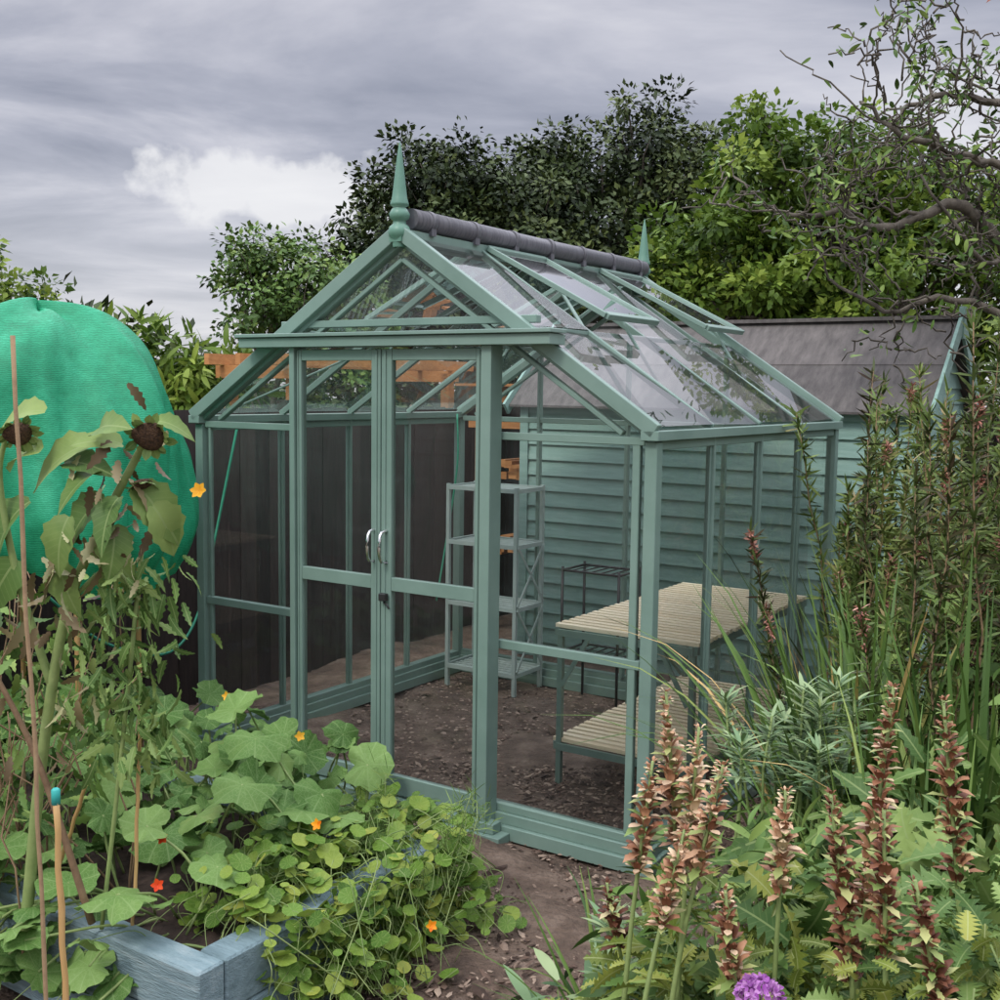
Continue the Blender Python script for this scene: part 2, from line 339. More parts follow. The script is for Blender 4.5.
def quad(a,b,c,dd): g.add([a,b,c,dd],[[(0,1,2,3)]])
for x0,x1 in ((0,.65),(1.66,W)):
    quad((x0,0,SILL),(x1,0,SILL),(x1,0,HE-.03),(x0,0,HE-.03))
ztop=lambda x: HE+(HR-HE)*(x/CX if x<CX else (W-x)/(W-CX))
quad((0,0,HE-.02),(.65,0,HE-.02),(.65,0,ztop(.65)),(.0,0,HE)); quad((1.66,0,HE-.02),(W,0,HE-.02),(W,0,HE),(1.66,0,ztop(1.66)))
g.add([(.52,0,1.95),(1.82,0,1.95),(CX,0,HR)],[[(0,1,2)]])
for k in range(4):
    x0,x1=W*k/4,W*(k+1)/4
    quad((x0,D,SILL),(x1,D,SILL),(x1,D,HE-.03),(x0,D,HE-.03))
    y0,y1=D*k/4,D*(k+1)/4
    for x in (0,W):
        e=rng.normal(0,.003,4)
        quad((x+e[0],y0,SILL),(x+e[1],y1,SILL),(x+e[2],y1,HE-.05),(x+e[3],y0,HE-.05))
g.add([(0,D,HE),(W,D,HE),(CX,D,HR)],[[(0,1,2)]])
part(g,'glass_panes',[M_glass])
g=MB()
for x0 in (0,W):
    for k in range(4):
        for t0,t1 in ((0,.5),(.5,1)):
            if t0==.5 and k in (1,3): continue
            e=rng.normal(0,.007,4)
            quad(slope(x0,D*k/4,t0,.012+e[0]),slope(x0,D*(k+1)/4,t0,.012+e[1]),slope(x0,D*(k+1)/4,t1,.012+e[2]),slope(x0,D*k/4,t1,.012+e[3]))
part(g,'roof_panes',[M_rglass])
def lathe(mb,prof,c,n=16):
    prof=np.array(prof);a=np.linspace(0,2*np.pi,n,endpoint=False)
    V=[(c[0]+r*math.cos(t),c[1]+r*math.sin(t),c[2]+z) for r,z in prof for t in a]
    F=[(i*n+j,i*n+(j+1)%n,(i+1)*n+(j+1)%n,(i+1)*n+j) for i in range(len(prof)-1) for j in range(n)]
    mb.add(V,[F],0,smooth=True)
fi=MB()
pr=[(.026,-.03),(.028,-.02),(.028,.0),(.042,.012),(.046,.03),(.04,.05),(.026,.062),(.026,.075),(.038,.082),(.042,.10),(.032,.118),(.024,.126),(.037,.134),(.037,.142),(.031,.16),(.026,.20),(.018,.27),(.010,.335),(.003,.375),(.0005,.385)]
lathe(fi,pr,(CX,-.03,HR-.01));lathe(fi,pr,(CX+.0,D+.09,HR-.03))
fi.box((CX-.03,-.058,HR-.02),(CX+.03,0,HR+.012))
fi.box((CX-.034,D+.0305,HR-.07),(CX+.034,D+.12,HR-.01))
part(fi,'finials',[M_paint2])
ro=MB()
ro.tube([(CX+.015,.02,HR+.078),(CX+.015,D*.5,HR+.075),(CX+.015,D+.05,HR+.078)],.041,20)
for y in np.linspace(.12,D-.05,7): ro.tube([(CX+.015,y,HR+.077),(CX+.015,y+.03,HR+.077)],.045,20,0); ro.box((CX+.03,y,HR+.02),(CX+.05,y+.03,HR+.06))
part(ro,'shade_roller',[M_roll])

# ------------------------------------------------------------------ staging bench
st=empty('greenhouse_staging',GM)
X0,X1,Y0,Y1=1.56,2.22,.62,2.00
fr=MB()
for x in (X0+.015,X1-.015):
    for y in (Y0+.015,(Y0+Y1)/2,Y1-.015): fr.box((x-.012,y-.012,.0),(x+.012,y+.012,.70))
for z in (.175,.69):
    for x in (X0,X1): fr.box((x-.008,Y0,z-.018),(x+.008,Y1,z+.018))
    for y in (Y0,(Y0+Y1)/2,Y1): fr.box((X0+.009,y-.008,z-.018),(X1-.009,y+.008,z+.012))
fr.beam((X0+.03,Y0+.0,.45),(X0+.16,Y0,.68),.008,.02);fr.beam((X1-.03,Y0+.0,.45),(X1-.16,Y0,.68),.008,.02)
fr.beam((X0,Y1-.03,.22),(X0,Y1-.6,.66),.02,.008); 
o=fr.build('legs_and_rails',[M_paint]);o.parent=st
sl=MB()
for z in (.715,.20):
    n=25
    for i in range(n):
        y=Y0+(Y1-Y0)*(i+.2)/n
        j=rng.normal(0,.002)
        sl.box((X0-.012+j,y,z-.009),(X1+.012+j,y+.032,z+.009),0,rng.uniform(.2,.8))
o=sl.build('wooden_slats',[M_slat],bevel=.0015);o.parent=st
rk=MB();X0,X1,Y0,Y1=.17,.64,1.72,2.00
for x in (X0,X1):
    for y in (Y0,Y1): rk.box((x-.011,y-.011,0),(x+.011,y+.011,1.2))
for z in (.12,.50,.86,1.18):
    rk.box((X0,Y0-.013,z-.012),(X1,Y0-.0,z+.012));rk.box((X0,Y1,z-.012),(X1,Y1+.013,z+.012))
    rk.box((X0-.013,Y0,z-.012),(X0,Y1,z+.012));rk.box((X1,Y0,z-.012),(X1+.013,Y1,z+.012))
    for k in range(6): rk.box((X0+.01,Y0+.02+k*.045,z-.004),(X1-.01,Y0+.04+k*.045,z+.004))
rk.beam((X1+.016,Y0,.14),(X1+.016,Y1,.5),.006,.014);rk.beam((X1+.016,Y1,.14),(X1+.016,Y0,.5),.006,.014)
rk.beam((X1+.016,Y0,.52),(X1+.016,Y1,.86),.006,.014);rk.beam((X1+.016,Y1,.52),(X1+.016,Y0,.86),.006,.014)
rk.build('shelving_rack',[M_rack],mw=GM)
bs=MB()
for x in (.93,1.28):
    for y in (1.75,2.0): bs.tube([(x,y,0),(x,y,.78)],.008,6)
for z in (.3,.76): 
    bs.tube([(.93,1.75,z),(1.28,1.75,z)],.007);bs.tube([(.93,2.0,z),(1.28,2.0,z)],.007);bs.tube([(.93,1.75,z),(.93,2.0,z)],.007);bs.tube([(1.28,1.75,z),(1.28,2.0,z)],.007)
    for k in range(5): bs.tube([(.98+k*.06,1.75,z),(.98+k*.06,2.0,z)],.004)
bs.build('metal_plant_stand',[M_black],mw=GM)
def smoothpath(P,n=8):
    P=np.array(P,float);out=[]
    Q=np.vstack([2*P[0]-P[1],P,2*P[-1]-P[-2]])
    for i in range(1,len(Q)-2):
        for t in np.linspace(0,1,n,endpoint=False):
            a,b,c,e=Q[i-1],Q[i],Q[i+1],Q[i+2]
            out.append(.5*((2*b)+(-a+c)*t+(2*a-5*b+4*c-e)*t*t+(-a+3*b-3*c+e)*t**3))
    out.append(P[-1]);return np.array(out)
ho=MB();ho.tube(smoothpath([(-.50,.7,1.55),(-.52,.62,1.2),(-.5,.5,.85),(-.45,.35,.55),(-.40,.15,.42),(-.42,-.05,.44),(-.5,-.25,.55),(-.58,-.42,.75)]),.007,8)
ho.tube(smoothpath([(.06,1.95,1.6),(.10,1.9,1.3),(.07,1.85,.9),(.10,1.7,.5)]),.006,8)
ho.build('garden_hose',[M_hose],mw=GM)

# ------------------------------------------------------------------ shed
shed=empty('garden_shed',GM)
SX0,SX1,SY0,SY1=.10,2.58,2.68,3.72
SYM=(SY0+SY1)/2;SE,SP=1.70,2.15
b=MB();n=17;hh=SE/n
for i in range(n):
    z=i*hh;j=rng.uniform(.2,.8)
    V=[(SX0,SY0,z),(SX1,SY0,z),(SX1,SY0-.024,z),(SX0,SY0-.024,z),(SX0,SY0,z+hh+.006),(SX1,SY0,z+hh+.006),(SX1,SY0-.006,z+hh+.006),(SX0,SY0-.006,z+hh+.006)]
    F=[[(0,1,5,4),(3,7,6,2),(0,3,2,1),(4,5,6,7),(0,4,7,3),(1,2,6,5)]]
    b.add(V,F,0,j)
    for X,s in ((SX1,1),(SX0,-1)):
        V=[(X,SY0,z),(X,SY1,z),(X+s*.02,SY1,z),(X+s*.02,SY0,z),(X,SY0,z+hh+.006),(X,SY1,z+hh+.006),(X+s*.006,SY1,z+hh+.006),(X+s*.006,SY0,z+hh+.006)]
        b.add(V,F,0,j)
k=5
for i in range(k):
    t0,t1=i/k,(i+1)/k
    for X,s in ((SX1,1),(SX0,-1)):
        y0=SY0+(SYM-SY0)*t0;y1=SY0+(SYM-SY0)*t1;z0=SE+(SP-SE)*t0;z1=SE+(SP-SE)*t1
        b.add([(X+s*.018,y0,z0),(X+s*.018,SY1-(y0-SY0),z0),(X+s*.004,SY1-(y1-SY0),z1),(X+s*.004,y1,z1)],[[(0,1,2,3)]],0,.5)
b.box((SX0,SY1-.02,0),(SX1,SY1,SE),0,.5)
o=b.build('walls',[M_shed]);o.parent=shed
r=MB()
for s,ye in ((-1,SY0-.09),(1,SY1+.09)):
    zE=SE-.06
    P0=np.array([SX0-.08,ye,zE]);P1=np.array([SX1+.07,ye,zE]);Q1=np.array([SX1+.07,SYM,SP+.03]);Q0=np.array([SX0-.08,SYM,SP+.03])
    for t0,t1,o_ in ((0,.52,.0),(.48,1,.006)):
        A=[P0+(Q0-P0)*t0,P1+(Q1-P1)*t0,P1+(Q1-P1)*t1,P0+(Q0-P0)*t1];A=[a+np.array([0,0,o_]) for a in A];B=[a+np.array([0,0,.014]) for a in A]
        r.add(A+B,[[(0,3,2,1),(4,5,6,7),(0,1,5,4),(1,2,6,5),(2,3,7,6),(3,0,4,7)]],0,rng.uniform(.3,.7))
r.box((SX0-.08,SYM-.06,SP+.03),(SX1+.07,SYM+.06,SP+.052),0,.6)
o=r.build('felt_roof',[M_felt]);o.parent=shed
bb=MB()
for X in (SX1+.085,SX0-.095):
    bb.beam((X,SY0-.11,SE-.075),(X,SYM,SP+.025),.018,.085);bb.beam((X,SY1+.11,SE-.075),(X,SYM,SP+.025),.018,.085)
    bb.box((X-.014,SYM-.028,SP-.08),(X+.016,SYM+.028,SP+.10))
bb.box((SX1-.03,SY0-.036,0),(SX1+.03,SY0-.0255,SE));bb.box((SX0-.03,SY0-.036,0),(SX0+.03,SY0-.0255,SE))
o=bb.build('bargeboards',[M_shed]);o.parent=shed

# ------------------------------------------------------------------ fences and timber frame
def fence(name,a,b,h):
    fb=MB();a=np.array(a,float);b=np.array(b,float);L=np.linalg.norm(b-a);u=(b-a)/L;nrm=np.array([u[1],-u[0]])
    n=int(L/.115)
    for i in range(n):
        p=a+u*(i*.115);q=p+u*.112;hz=h+rng.normal(0,.006);o1=nrm*(.012 if i%2 else .0);t=rng.uniform(0,1)
        V=[(*(p+o1),0),(*(q+o1+nrm*.006),0),(*(q+o1+nrm*.018),0),(*(p+o1+nrm*.010),0),(*(p+o1),hz),(*(q+o1+nrm*.006),hz),(*(q+o1+nrm*.018),hz),(*(p+o1+nrm*.010),hz)]
        fb.add(V,[[(0,3,2,1),(4,5,6,7),(0,1,5,4),(1,2,6,5),(2,3,7,6),(3,0,4,7)]],0,t)
    for z in (.3,.85,1.4): fb.beam((*(a-nrm*.03),z),(*(b-nrm*.03),z),.04,.08)
    for i in range(int(L/1.8)+1):
        p=a+u*min(i*1.8,L)-nrm*.1; fb.box((p[0]-.04,p[1]-.04,0),(p[0]+.04,p[1]+.04,h+.05))
    fb.build(name,[M_fence],mw=GM)
fence('wooden_fence',(-.72,-2.2),(-.72,3.95),1.62);fence('wooden_fence',(-.72,3.97),(5.5,3.97),1.62)
tf=MB()
for x in (-1.40,-.85):
    for y in (1.5,3.1): tf.box((x-.035,y-.035,0),(x+.035,y+.035,1.86),0,.4)
for y in (1.45,3.15): tf.box((-1.46,y-.02,1.80),(-.80,y+.02,1.88),0,.7)
for x in np.linspace(-1.40,-.85,3): tf.box((x-.02,1.30,1.882),(x+.02,3.4,1.95),0,rng.uniform(.2,.9))
tf.build('timber_pergola',[M_orange],mw=GM)
tf=MB()
for x in (-.50,-.03): tf.box((x-.03,3.0,0),(x+.03,3.07,1.72),0,.4)
for z in (1.05,1.5,1.68): tf.box((-.58,2.985,z-.02),(.03,2.998,z+.03),0,rng.uniform(.1,.6))
for y in (3.2,3.5): tf.box((-.58,y,1.723),(.03,y+.05,1.77),0,.5)
tf.box((-.62,3.75,0),(.03,3.78,1.70),0,.0);tf.box((-.64,2.9,1.772),(.06,3.85,1.79),0,.3)
for k in range(30): 
    x=rng.uniform(-.5,-.1);z=rng.choice([.56,1.09])+rng.uniform(0,.12)
    tf.box((x,3.1,z),(x+rng.uniform(.04,.1),3.6,z+.05),0,rng.uniform(0,1))
tf.build('log_store',[M_orange],mw=GM)

# ------------------------------------------------------------------ ground
xs=np.unique(np.concatenate([np.linspace(-90,-8,14),np.linspace(-8,-3,18),np.arange(-3,3.4,.055),np.linspace(3.4,8,18),np.linspace(8,90,14)]))
ys=np.unique(np.concatenate([np.linspace(-30,2.4,14),np.arange(2.4,7.6,.055),np.linspace(7.6,14,14),np.linspace(14,160,16)]))
gx,gy=np.meshgrid(xs,ys);gz=np.zeros_like(gx)
for i in range(26):
    k=rng.uniform(2,22);th=rng.uniform(0,6.28);gz+=.022/k**.75*np.sin(k*(gx*math.cos(th)+gy*math.sin(th))+rng.uniform(0,6))
gz=np.where((np.abs(gx)<3.4)&(gy>2.4)&(gy<7.6),gz,0)*1.0-.006
nx,ny=len(xs),len(ys)
idx=np.arange(nx*ny).reshape(ny,nx)
F=np.stack([idx[:-1,:-1],idx[:-1,1:],idx[1:,1:],idx[1:,:-1]],-1).reshape(-1,4)
M_ground=noisemat('earth_ground',[(.25,(.055,.038,.028)),(.5,(.135,.095,.070)),(.75,(.26,.195,.15))],scale=6,detail=9,rough=.95,bump=.9,bscale=38,bdist=.03)
gm=MB();gm.add(np.stack([gx,gy,gz],-1).reshape(-1,3),[F],smooth=True);gm.build('ground',[M_ground])
M_chip=noisemat('bark_chip',[(.2,(.042,.026,.019)),(.55,(.14,.092,.068)),(.9,(.38,.29,.22))],scale=40,rough=.9,bump=.3,tintmix=.8)
T_clod=(np.array([(1,0,.1),(.3,.9,0),(-.7,.6,.15),(-.9,-.4,0),(.1,-.9,.1),(0,.1,.75),(0,0,-.5)],float),[[(0,1,5),(1,2,5),(2,3,5),(3,4,5),(4,0,5),(1,0,6),(2,1,6),(3,2,6),(4,3,6),(0,4,6)]])
mm=MB();N_=9000
p=np.stack([rng.uniform(-.9,1.6,N_),rng.uniform(3.0,5.2,N_),rng.uniform(0,.006,N_)],-1)
s_=rng.lognormal(-4.9,.45,N_);S=np.stack([s_*rng.uniform(.6,2.2,N_),s_*rng.uniform(.4,1,N_),s_*rng.uniform(.3,.8,N_)],-1)
mm.inst(T_clod,p,frames(rdir(N_)*[1,1,.2],np.tile([0,0,1.],(N_,1))+rng.normal(0,.2,(N_,3))),S,0,rng.uniform(0,1,N_),smooth=False)
mm.build('bark_mulch',[M_chip])
mm=MB();N_=3800
X=rng.uniform(.08,2.2,N_);Y=rng.uniform(.08,2.0,N_)
p=np.stack([X,Y,rng.uniform(0,.006,N_)],-1);s_=rng.lognormal(-5.1,.45,N_)
mm.inst(T_clod,p,frames(rdir(N_)*[1,1,.2],np.tile([0,0,1.],(N_,1))),np.stack([s_*1.3,s_,s_*.7],-1),0,rng.uniform(.3,1,N_),smooth=False)
mm.build('soil_clods',[M_chip],mw=GM)

# ------------------------------------------------------------------ raised bed
bed=empty('raised_bed',GM)
q=MB();BX0,BX1,BY0,BY1=-.75,1.97,-1.81,-.80
for k in range(2):
    z0=.004+k*.147;z1=z0+.143
    q.box((BX0,BY0,z0),(BX1-.002 if k else BX1-.10,BY0+.09,z1),0,rng.uniform(0,1));q.box((BX1-.10+(.0 if k else .002),BY0+(.092 if k else 0),z0),(BX1,BY1,z1),0,rng.uniform(0,1))
    q.box((BX0,BY1-.09,z0),(BX1-.102,BY1,z1));q.box((BX0,BY0+.092,z0),(BX0+.09,BY1-.092,z1))
o=q.build('sleepers',[M_bed],bevel=.006);o.parent=bed
q=MB();q.box((BX0+.05,BY0+.05,.01),(BX1-.05,BY1-.05,.25));o=q.build('soil',[M_soil]);o.parent=bed

# ------------------------------------------------------------------ netting
ne=empty('netting_covered_frame')
nu,nv=128,60
C=np.array([-1.86,4.60,1.24])
V=[]
for j in range(nv+1):
    t=j/nv
    for i in range(nu):
        a=2*np.pi*i/nu
        ph=t*np.pi*.5*1.25
        if ph<np.pi/2: r0=math.sin(ph)**.78;zz=math.cos(ph)**.95*.81
        else:
            e=(ph-np.pi/2)/(np.pi*.125); r0=1-.20*e**1.5; zz=-.24*e
        fold=.022*t*math.sin(9*a+2*math.sin(3*a))+.016*t*math.sin(17*a+4*t)+.035*math.sin(5*a+7*t)*math.sin(3.1*t)+.014*math.sin(31*a+9*t+2*math.sin(5*t))*t+.012*math.sin(23*t+6*math.sin(a*3))*t
        V.append(C+np.array([(.60*r0+fold)*math.cos(a),(.55*r0+fold)*math.sin(a),zz+.035*math.sin(4*a+1)*t+.018*math.sin(7*a+11*t)-.05*t*math.cos(a)+.02*math.sin(3*a+5*t)]))
F=[(j*nu+i,j*nu+(i+1)%nu,(j+1)*nu+(i+1)%nu,(j+1)*nu+i) for j in range(nv) for i in range(nu)]
q=MB();q.add(V,[F],smooth=True);o=q.build('netting',[M_net]);o.parent=ne
q=MB()
for a in (.6,2.2,3.8,5.4): q.tube([C+np.array([.38*math.cos(a),.38*math.sin(a),-1.24]),C+np.array([.38*math.cos(a),.38*math.sin(a),.3])],.012,8)
o=q.build('cane_posts',[M_cane]);o.parent=ne

# ------------------------------------------------------------------ trees
def ctube(mb,a,b,r0,r1,wob=.08,n=6,sides=6,mat=0):
    a=np.array(a,float);b=np.array(b,float);t=np.linspace(0,1,n)[:,None];L=np.linalg.norm(b-a)
    P=a+(b-a)*t+rng.normal(0,wob*L/n,(n,3))*np.sin(np.pi*t);mb.tube(P,np.linspace(r0,r1,n),sides,mat);return P
def tree(name,base,lobes,nc,nl,ls,lm,tr=.2,cr=.3,flat=.8,up=.5,brprob=.4,spread=(.45,1.05),tpl=T_leaf):
    mb=MB();base=np.array(base,float)
    top=np.mean([l[0] for l in lobes],axis=0)
    tp=ctube(mb,base,np.array([base[0]*.3+top[0]*.7,base[1]*.3+top[1]*.7,top[2]]),tr,tr*.35,.15,8,8)
    w=np.array([np.prod(l[1])**.67 for l in lobes]);w/=w.sum()
    for (c,r),wi in zip(lobes,w):
        c=np.array(c,float);r=np.array(r,float)
        st_=tp[min(len(tp)-1,max(2,int(len(tp)*min(.95,max(.3,(c[2]-.5)/(top[2]+.1)*.6)))))]
        bp=ctube(mb,st_,c,tr*.4,tr*.15,.2)
        k=max(3,int(nc*wi));dd=rdir(k,.15);rad=rng.uniform(spread[0],spread[1],k)[:,None]
        cc=c+dd*r*rad
        for j in range(k):
            if rng.random()<brprob: ctube(mb,bp[rng.integers(2,len(bp))],cc[j],tr*.12,tr*.02,.2,5,4)
        m_=np.maximum(3,(nl*rng.uniform(.5,1.4,k)).astype(int));ci=np.repeat(np.arange(k),m_);n_=len(ci)
        crad=cr*rng.uniform(.5,1.3,k)
        g=rng.normal(size=(n_,3));g/=np.maximum(1,np.linalg.norm(g,axis=1)/1.7)[:,None]
        off=g*[.55,.55,.55*flat]*crad[ci][:,None]
        pos=cc[ci]+off
        dirs=norm(off+rng.normal(0,.25,(n_,3))*cr+[0,0,-.15*cr]);nrm=norm(rng.normal(0,.4,(n_,3))+[0,0,up]+dd[ci]*.6)
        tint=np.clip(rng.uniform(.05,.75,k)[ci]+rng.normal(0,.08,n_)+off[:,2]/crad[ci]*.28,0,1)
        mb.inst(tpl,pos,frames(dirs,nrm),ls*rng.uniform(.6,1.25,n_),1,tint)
    return mb.build(name,[M_bark,lm])
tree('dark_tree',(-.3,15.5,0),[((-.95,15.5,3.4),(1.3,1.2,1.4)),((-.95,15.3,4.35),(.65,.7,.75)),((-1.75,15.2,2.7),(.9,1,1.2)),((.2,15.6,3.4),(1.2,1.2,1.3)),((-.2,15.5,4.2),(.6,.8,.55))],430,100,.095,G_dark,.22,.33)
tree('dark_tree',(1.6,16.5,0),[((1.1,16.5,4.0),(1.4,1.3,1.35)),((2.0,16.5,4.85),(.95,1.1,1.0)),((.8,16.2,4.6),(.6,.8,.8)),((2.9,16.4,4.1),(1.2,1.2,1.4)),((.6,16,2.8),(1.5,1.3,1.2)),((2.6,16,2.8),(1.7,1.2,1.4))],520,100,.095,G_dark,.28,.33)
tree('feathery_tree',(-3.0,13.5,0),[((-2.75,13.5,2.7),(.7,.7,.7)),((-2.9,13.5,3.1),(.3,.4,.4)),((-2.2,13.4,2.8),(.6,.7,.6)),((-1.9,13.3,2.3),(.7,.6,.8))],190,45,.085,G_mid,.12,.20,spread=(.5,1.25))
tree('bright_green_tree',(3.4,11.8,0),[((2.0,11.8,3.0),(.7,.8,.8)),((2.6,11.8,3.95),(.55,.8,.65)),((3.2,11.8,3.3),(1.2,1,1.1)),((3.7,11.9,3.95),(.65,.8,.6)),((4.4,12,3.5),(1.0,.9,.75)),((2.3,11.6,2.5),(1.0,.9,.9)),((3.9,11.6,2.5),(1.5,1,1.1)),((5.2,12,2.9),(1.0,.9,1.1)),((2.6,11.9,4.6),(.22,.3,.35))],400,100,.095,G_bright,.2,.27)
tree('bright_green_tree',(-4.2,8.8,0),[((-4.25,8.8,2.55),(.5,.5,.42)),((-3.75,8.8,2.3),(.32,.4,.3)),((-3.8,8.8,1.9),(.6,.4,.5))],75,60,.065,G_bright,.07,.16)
tree('leafy_shrub',(-2.35,7.6,0),[((-2.35,7.6,1.72),(.6,.45,.38)),((-1.95,7.5,1.62),(.3,.3,.33)),((-2.9,7.8,1.8),(.5,.4,.4))],75,50,.14,G_bright,.05,.2,tpl=T_plain)
dt=MB();
for i in range(430):
    a=rng.uniform(-.75,.75);dist=rng.uniform(19,24);c=np.array([math.sin(a)*dist,math.cos(a)*dist,rng.uniform(.2,2.4+.6*math.sin(a*9))])
    n_=60;off=rng.normal(size=(n_,3))*[.55,.4,.4]
    dt.inst(T_leaf,c+off,frames(norm(off+1e-3),rdir(n_,.8)),.26*rng.uniform(.6,1.2,n_),0,np.clip(rng.uniform(.2,.7)+rng.normal(0,.15,n_),0,1))
dt.build('distant_trees',[G_dark])
# gnarled apple tree
ap=MB();B=np.array([3.35,6.5,0]);
tr_=ctube(ap,B,(3.25,6.4,1.9),.14,.10,.12,8,8)
tips=[]
def limb(P,r0,r1,depth=0):
    P=smoothpath(P,5);P=P+rng.normal(0,(.010,.014,.012)[depth],P.shape);R=np.linspace(r0,r1,len(P))
    ap.tube(P,R,6 if depth==0 else 4,0)
    for i in range(3,len(P)):
        if rng.random()<(.62,.38,.0)[depth] and depth<2:
            dd=P[i]-P[i-1];dd/=np.linalg.norm(dd)
            L=rng.uniform(.25,.6)*(.6**depth)
            nd=norm(dd*.8+rng.normal(0,.6,3)+[0,0,.25]);p1=P[i]+nd*L*.5+rng.normal(0,.03,3);p2=p1+norm(nd+rng.normal(0,.4,3))*L*.5
            limb([P[i],p1,p2],max(.006,R[i]*.42),.0032,depth+1)
    if depth: tips.append(P[-1]);tips.append(P[len(P)//2])
s0=tr_[-1]
limb([s0,(2.85,6.2,2.35),(2.35,6.0,2.72),(1.95,5.95,2.60),(1.7,5.9,2.68),(1.40,5.9,2.64)],.045,.010)
limb([s0,(3.0,6.1,2.7),(2.65,5.9,2.85),(2.35,5.9,2.95),(2.0,5.85,3.05),(1.80,5.9,3.2)],.04,.009)
limb([s0,(3.1,6.3,2.9),(2.75,6.2,3.25),(2.35,6.1,3.30),(2.1,6.1,3.25),(1.95,6.0,3.05)],.035,.007)
limb([s0,(2.8,6.1,2.1),(2.35,6.0,2.25),(2.0,6.0,2.2),(1.7,6.0,2.35)],.03,.007)
limb([s0,(2.9,6.5,2.5),(2.5,6.6,3.0),(2.3,6.5,3.3)],.03,.007)
limb([s0,(2.8,6.2,2.5),(2.5,6.0,2.45),(2.1,5.9,2.85)],.025,.006)
limb([(3.2,6.2,2.3),(2.3,4.6,3.0),(1.7,3.5,2.95),(1.43,3.05,2.80)],.03,.005,2)
tips=np.array(tips[:]);k=len(tips);n_=k*6
ci=np.repeat(np.arange(k),6);off=rng.normal(0,.045,(n_,3))
sel=rng.random(k)[ci]<.45
ap.inst(T_plain,(tips[ci]+off)[sel],frames(rdir(n_,-.1),rdir(n_,.6))[sel],np.stack([rng.uniform(.06,.1,n_),rng.uniform(.045,.07,n_),rng.uniform(.045,.07,n_)],-1)[sel],1,rng.uniform(.1,.9,n_)[sel])
pp=np.array([[1.30,3.0,2.82],[1.36,3.03,2.84],[1.42,3.0,2.86]])
ap.inst(T_plain,pp,frames(np.array([[-.6,0,-.5],[.2,0,-.8],[.5,.2,.1]]),np.array([[.3,-.8,.5]]*3)),.10,2,.6)
ap.build('apple_tree',[M_bark,G_mid,G_rust])

# ------------------------------------------------------------------ right border plants
def stalks(name,cs,nneedle,nlen,tipmat,leafm,stemr=.006,lean=.25,rust=.35,lo=.3):
    mb=MB()
    for (x,y,hgt) in cs:
        b0=np.array([x,y,0]);top=b0+[rng.normal(0,lean*.5),rng.normal(0,lean*.4),hgt]
        P=ctube(mb,b0,top,stemr,.002,.10,9,5)
        t=rng.uniform(lo,1,nneedle)**.8;pi=t*(len(P)-1);i0=np.minimum(pi.astype(int),len(P)-2);fr_=(pi-i0)[:,None];pos=P[i0]*(1-fr_)+P[i0+1]*fr_
        dd=rdir(nneedle,.7);ru=rng.random()<rust
        mb.inst(T_needle,pos,frames(dd,rdir(nneedle,.3)),np.stack([nlen*np.full(nneedle,1.9),nlen*rng.uniform(.5,1.2,nneedle),np.full(nneedle,nlen)],-1),1,np.clip(rng.uniform(.15,.85)+rng.normal(0,.14,nneedle),0,1))
        if ru:
            for q0 in range(rng.integers(1,3)):
                n2=90;s0_=rng.uniform(.07,.15);st0=.0 if q0==0 else rng.uniform(.15,.3);tt=rng.uniform(0,1,n2);u_=norm(P[-2]-top);p2=top+u_*(st0+tt[:,None]*s0_)
                mb.inst(T_needle,p2,frames(rdir(n2,.2),rdir(n2)),np.stack([np.full(n2,.08),rng.uniform(.02,.036,n2),np.full(n2,.04)],-1),2,rng.uniform(.1,.9,n2))
    mb.build(name,[M_dry,leafm,tipmat])
cs=[(rng.uniform(1.20,2.4),rng.uniform(3.5,4.6),rng.uniform(1.0,2.1)) for _ in range(85)]
cs=[(x,y,min(h,1.12+(x-.95*y/3.9-.2)*1.35+rng.uniform(-.1,.3))) for x,y,h in cs]
stalks('bottlebrush_shrub',cs,230,.07,G_rust,G_shrub,rust=.45)
cs=[(rng.uniform(1.6,2.6),rng.uniform(4.6,5.6),rng.uniform(1.1,1.9)) for _ in range(45)]
stalks('bottlebrush_shrub',cs,190,.08,G_rust,G_shrub,rust=.35)
def grass(name,c,n,L,w,m_,spr=.12,dr=1.2,lean=.5,gold=.07):
    mb=MB()
    for i in range(n):
        a=rng.uniform(0,6.28);r0=rng.uniform(0,spr);b0=(c[0]+r0*math.cos(a),c[1]+r0*math.sin(a),0)
        l=rng.uniform(.15,1)*lean;a2=a+rng.normal(0,.5)
        blade(mb,b0,(l*math.cos(a2),l*math.sin(a2),1),L*rng.uniform(.55,1.15),w*rng.uniform(.6,1.3),dr*rng.uniform(.3,1.3),0,np.clip(rng.beta(2,3)+(.6 if rng.random()<gold else 0),0,1))
    mb.build(name,[m_])
grass('ornamental_grass',(1.18,3.65),190,1.15,.026,G_blade,.20,1.3,.55,.10)
grass('ornamental_grass',(1.42,3.25),170,1.15,.028,G_blade,.20,1.2,.5,.10)
grass('ornamental_grass',(1.55,4.35),120,1.2,.022,G_blade,.22,.9,.4)
grass('ornamental_grass',(.32,2.80),40,.50,.016,G_blade,.08,1.3,.9)
grass('ornamental_grass',(1.05,2.7),80,.95,.022,G_blade,.12,1.2,.6)
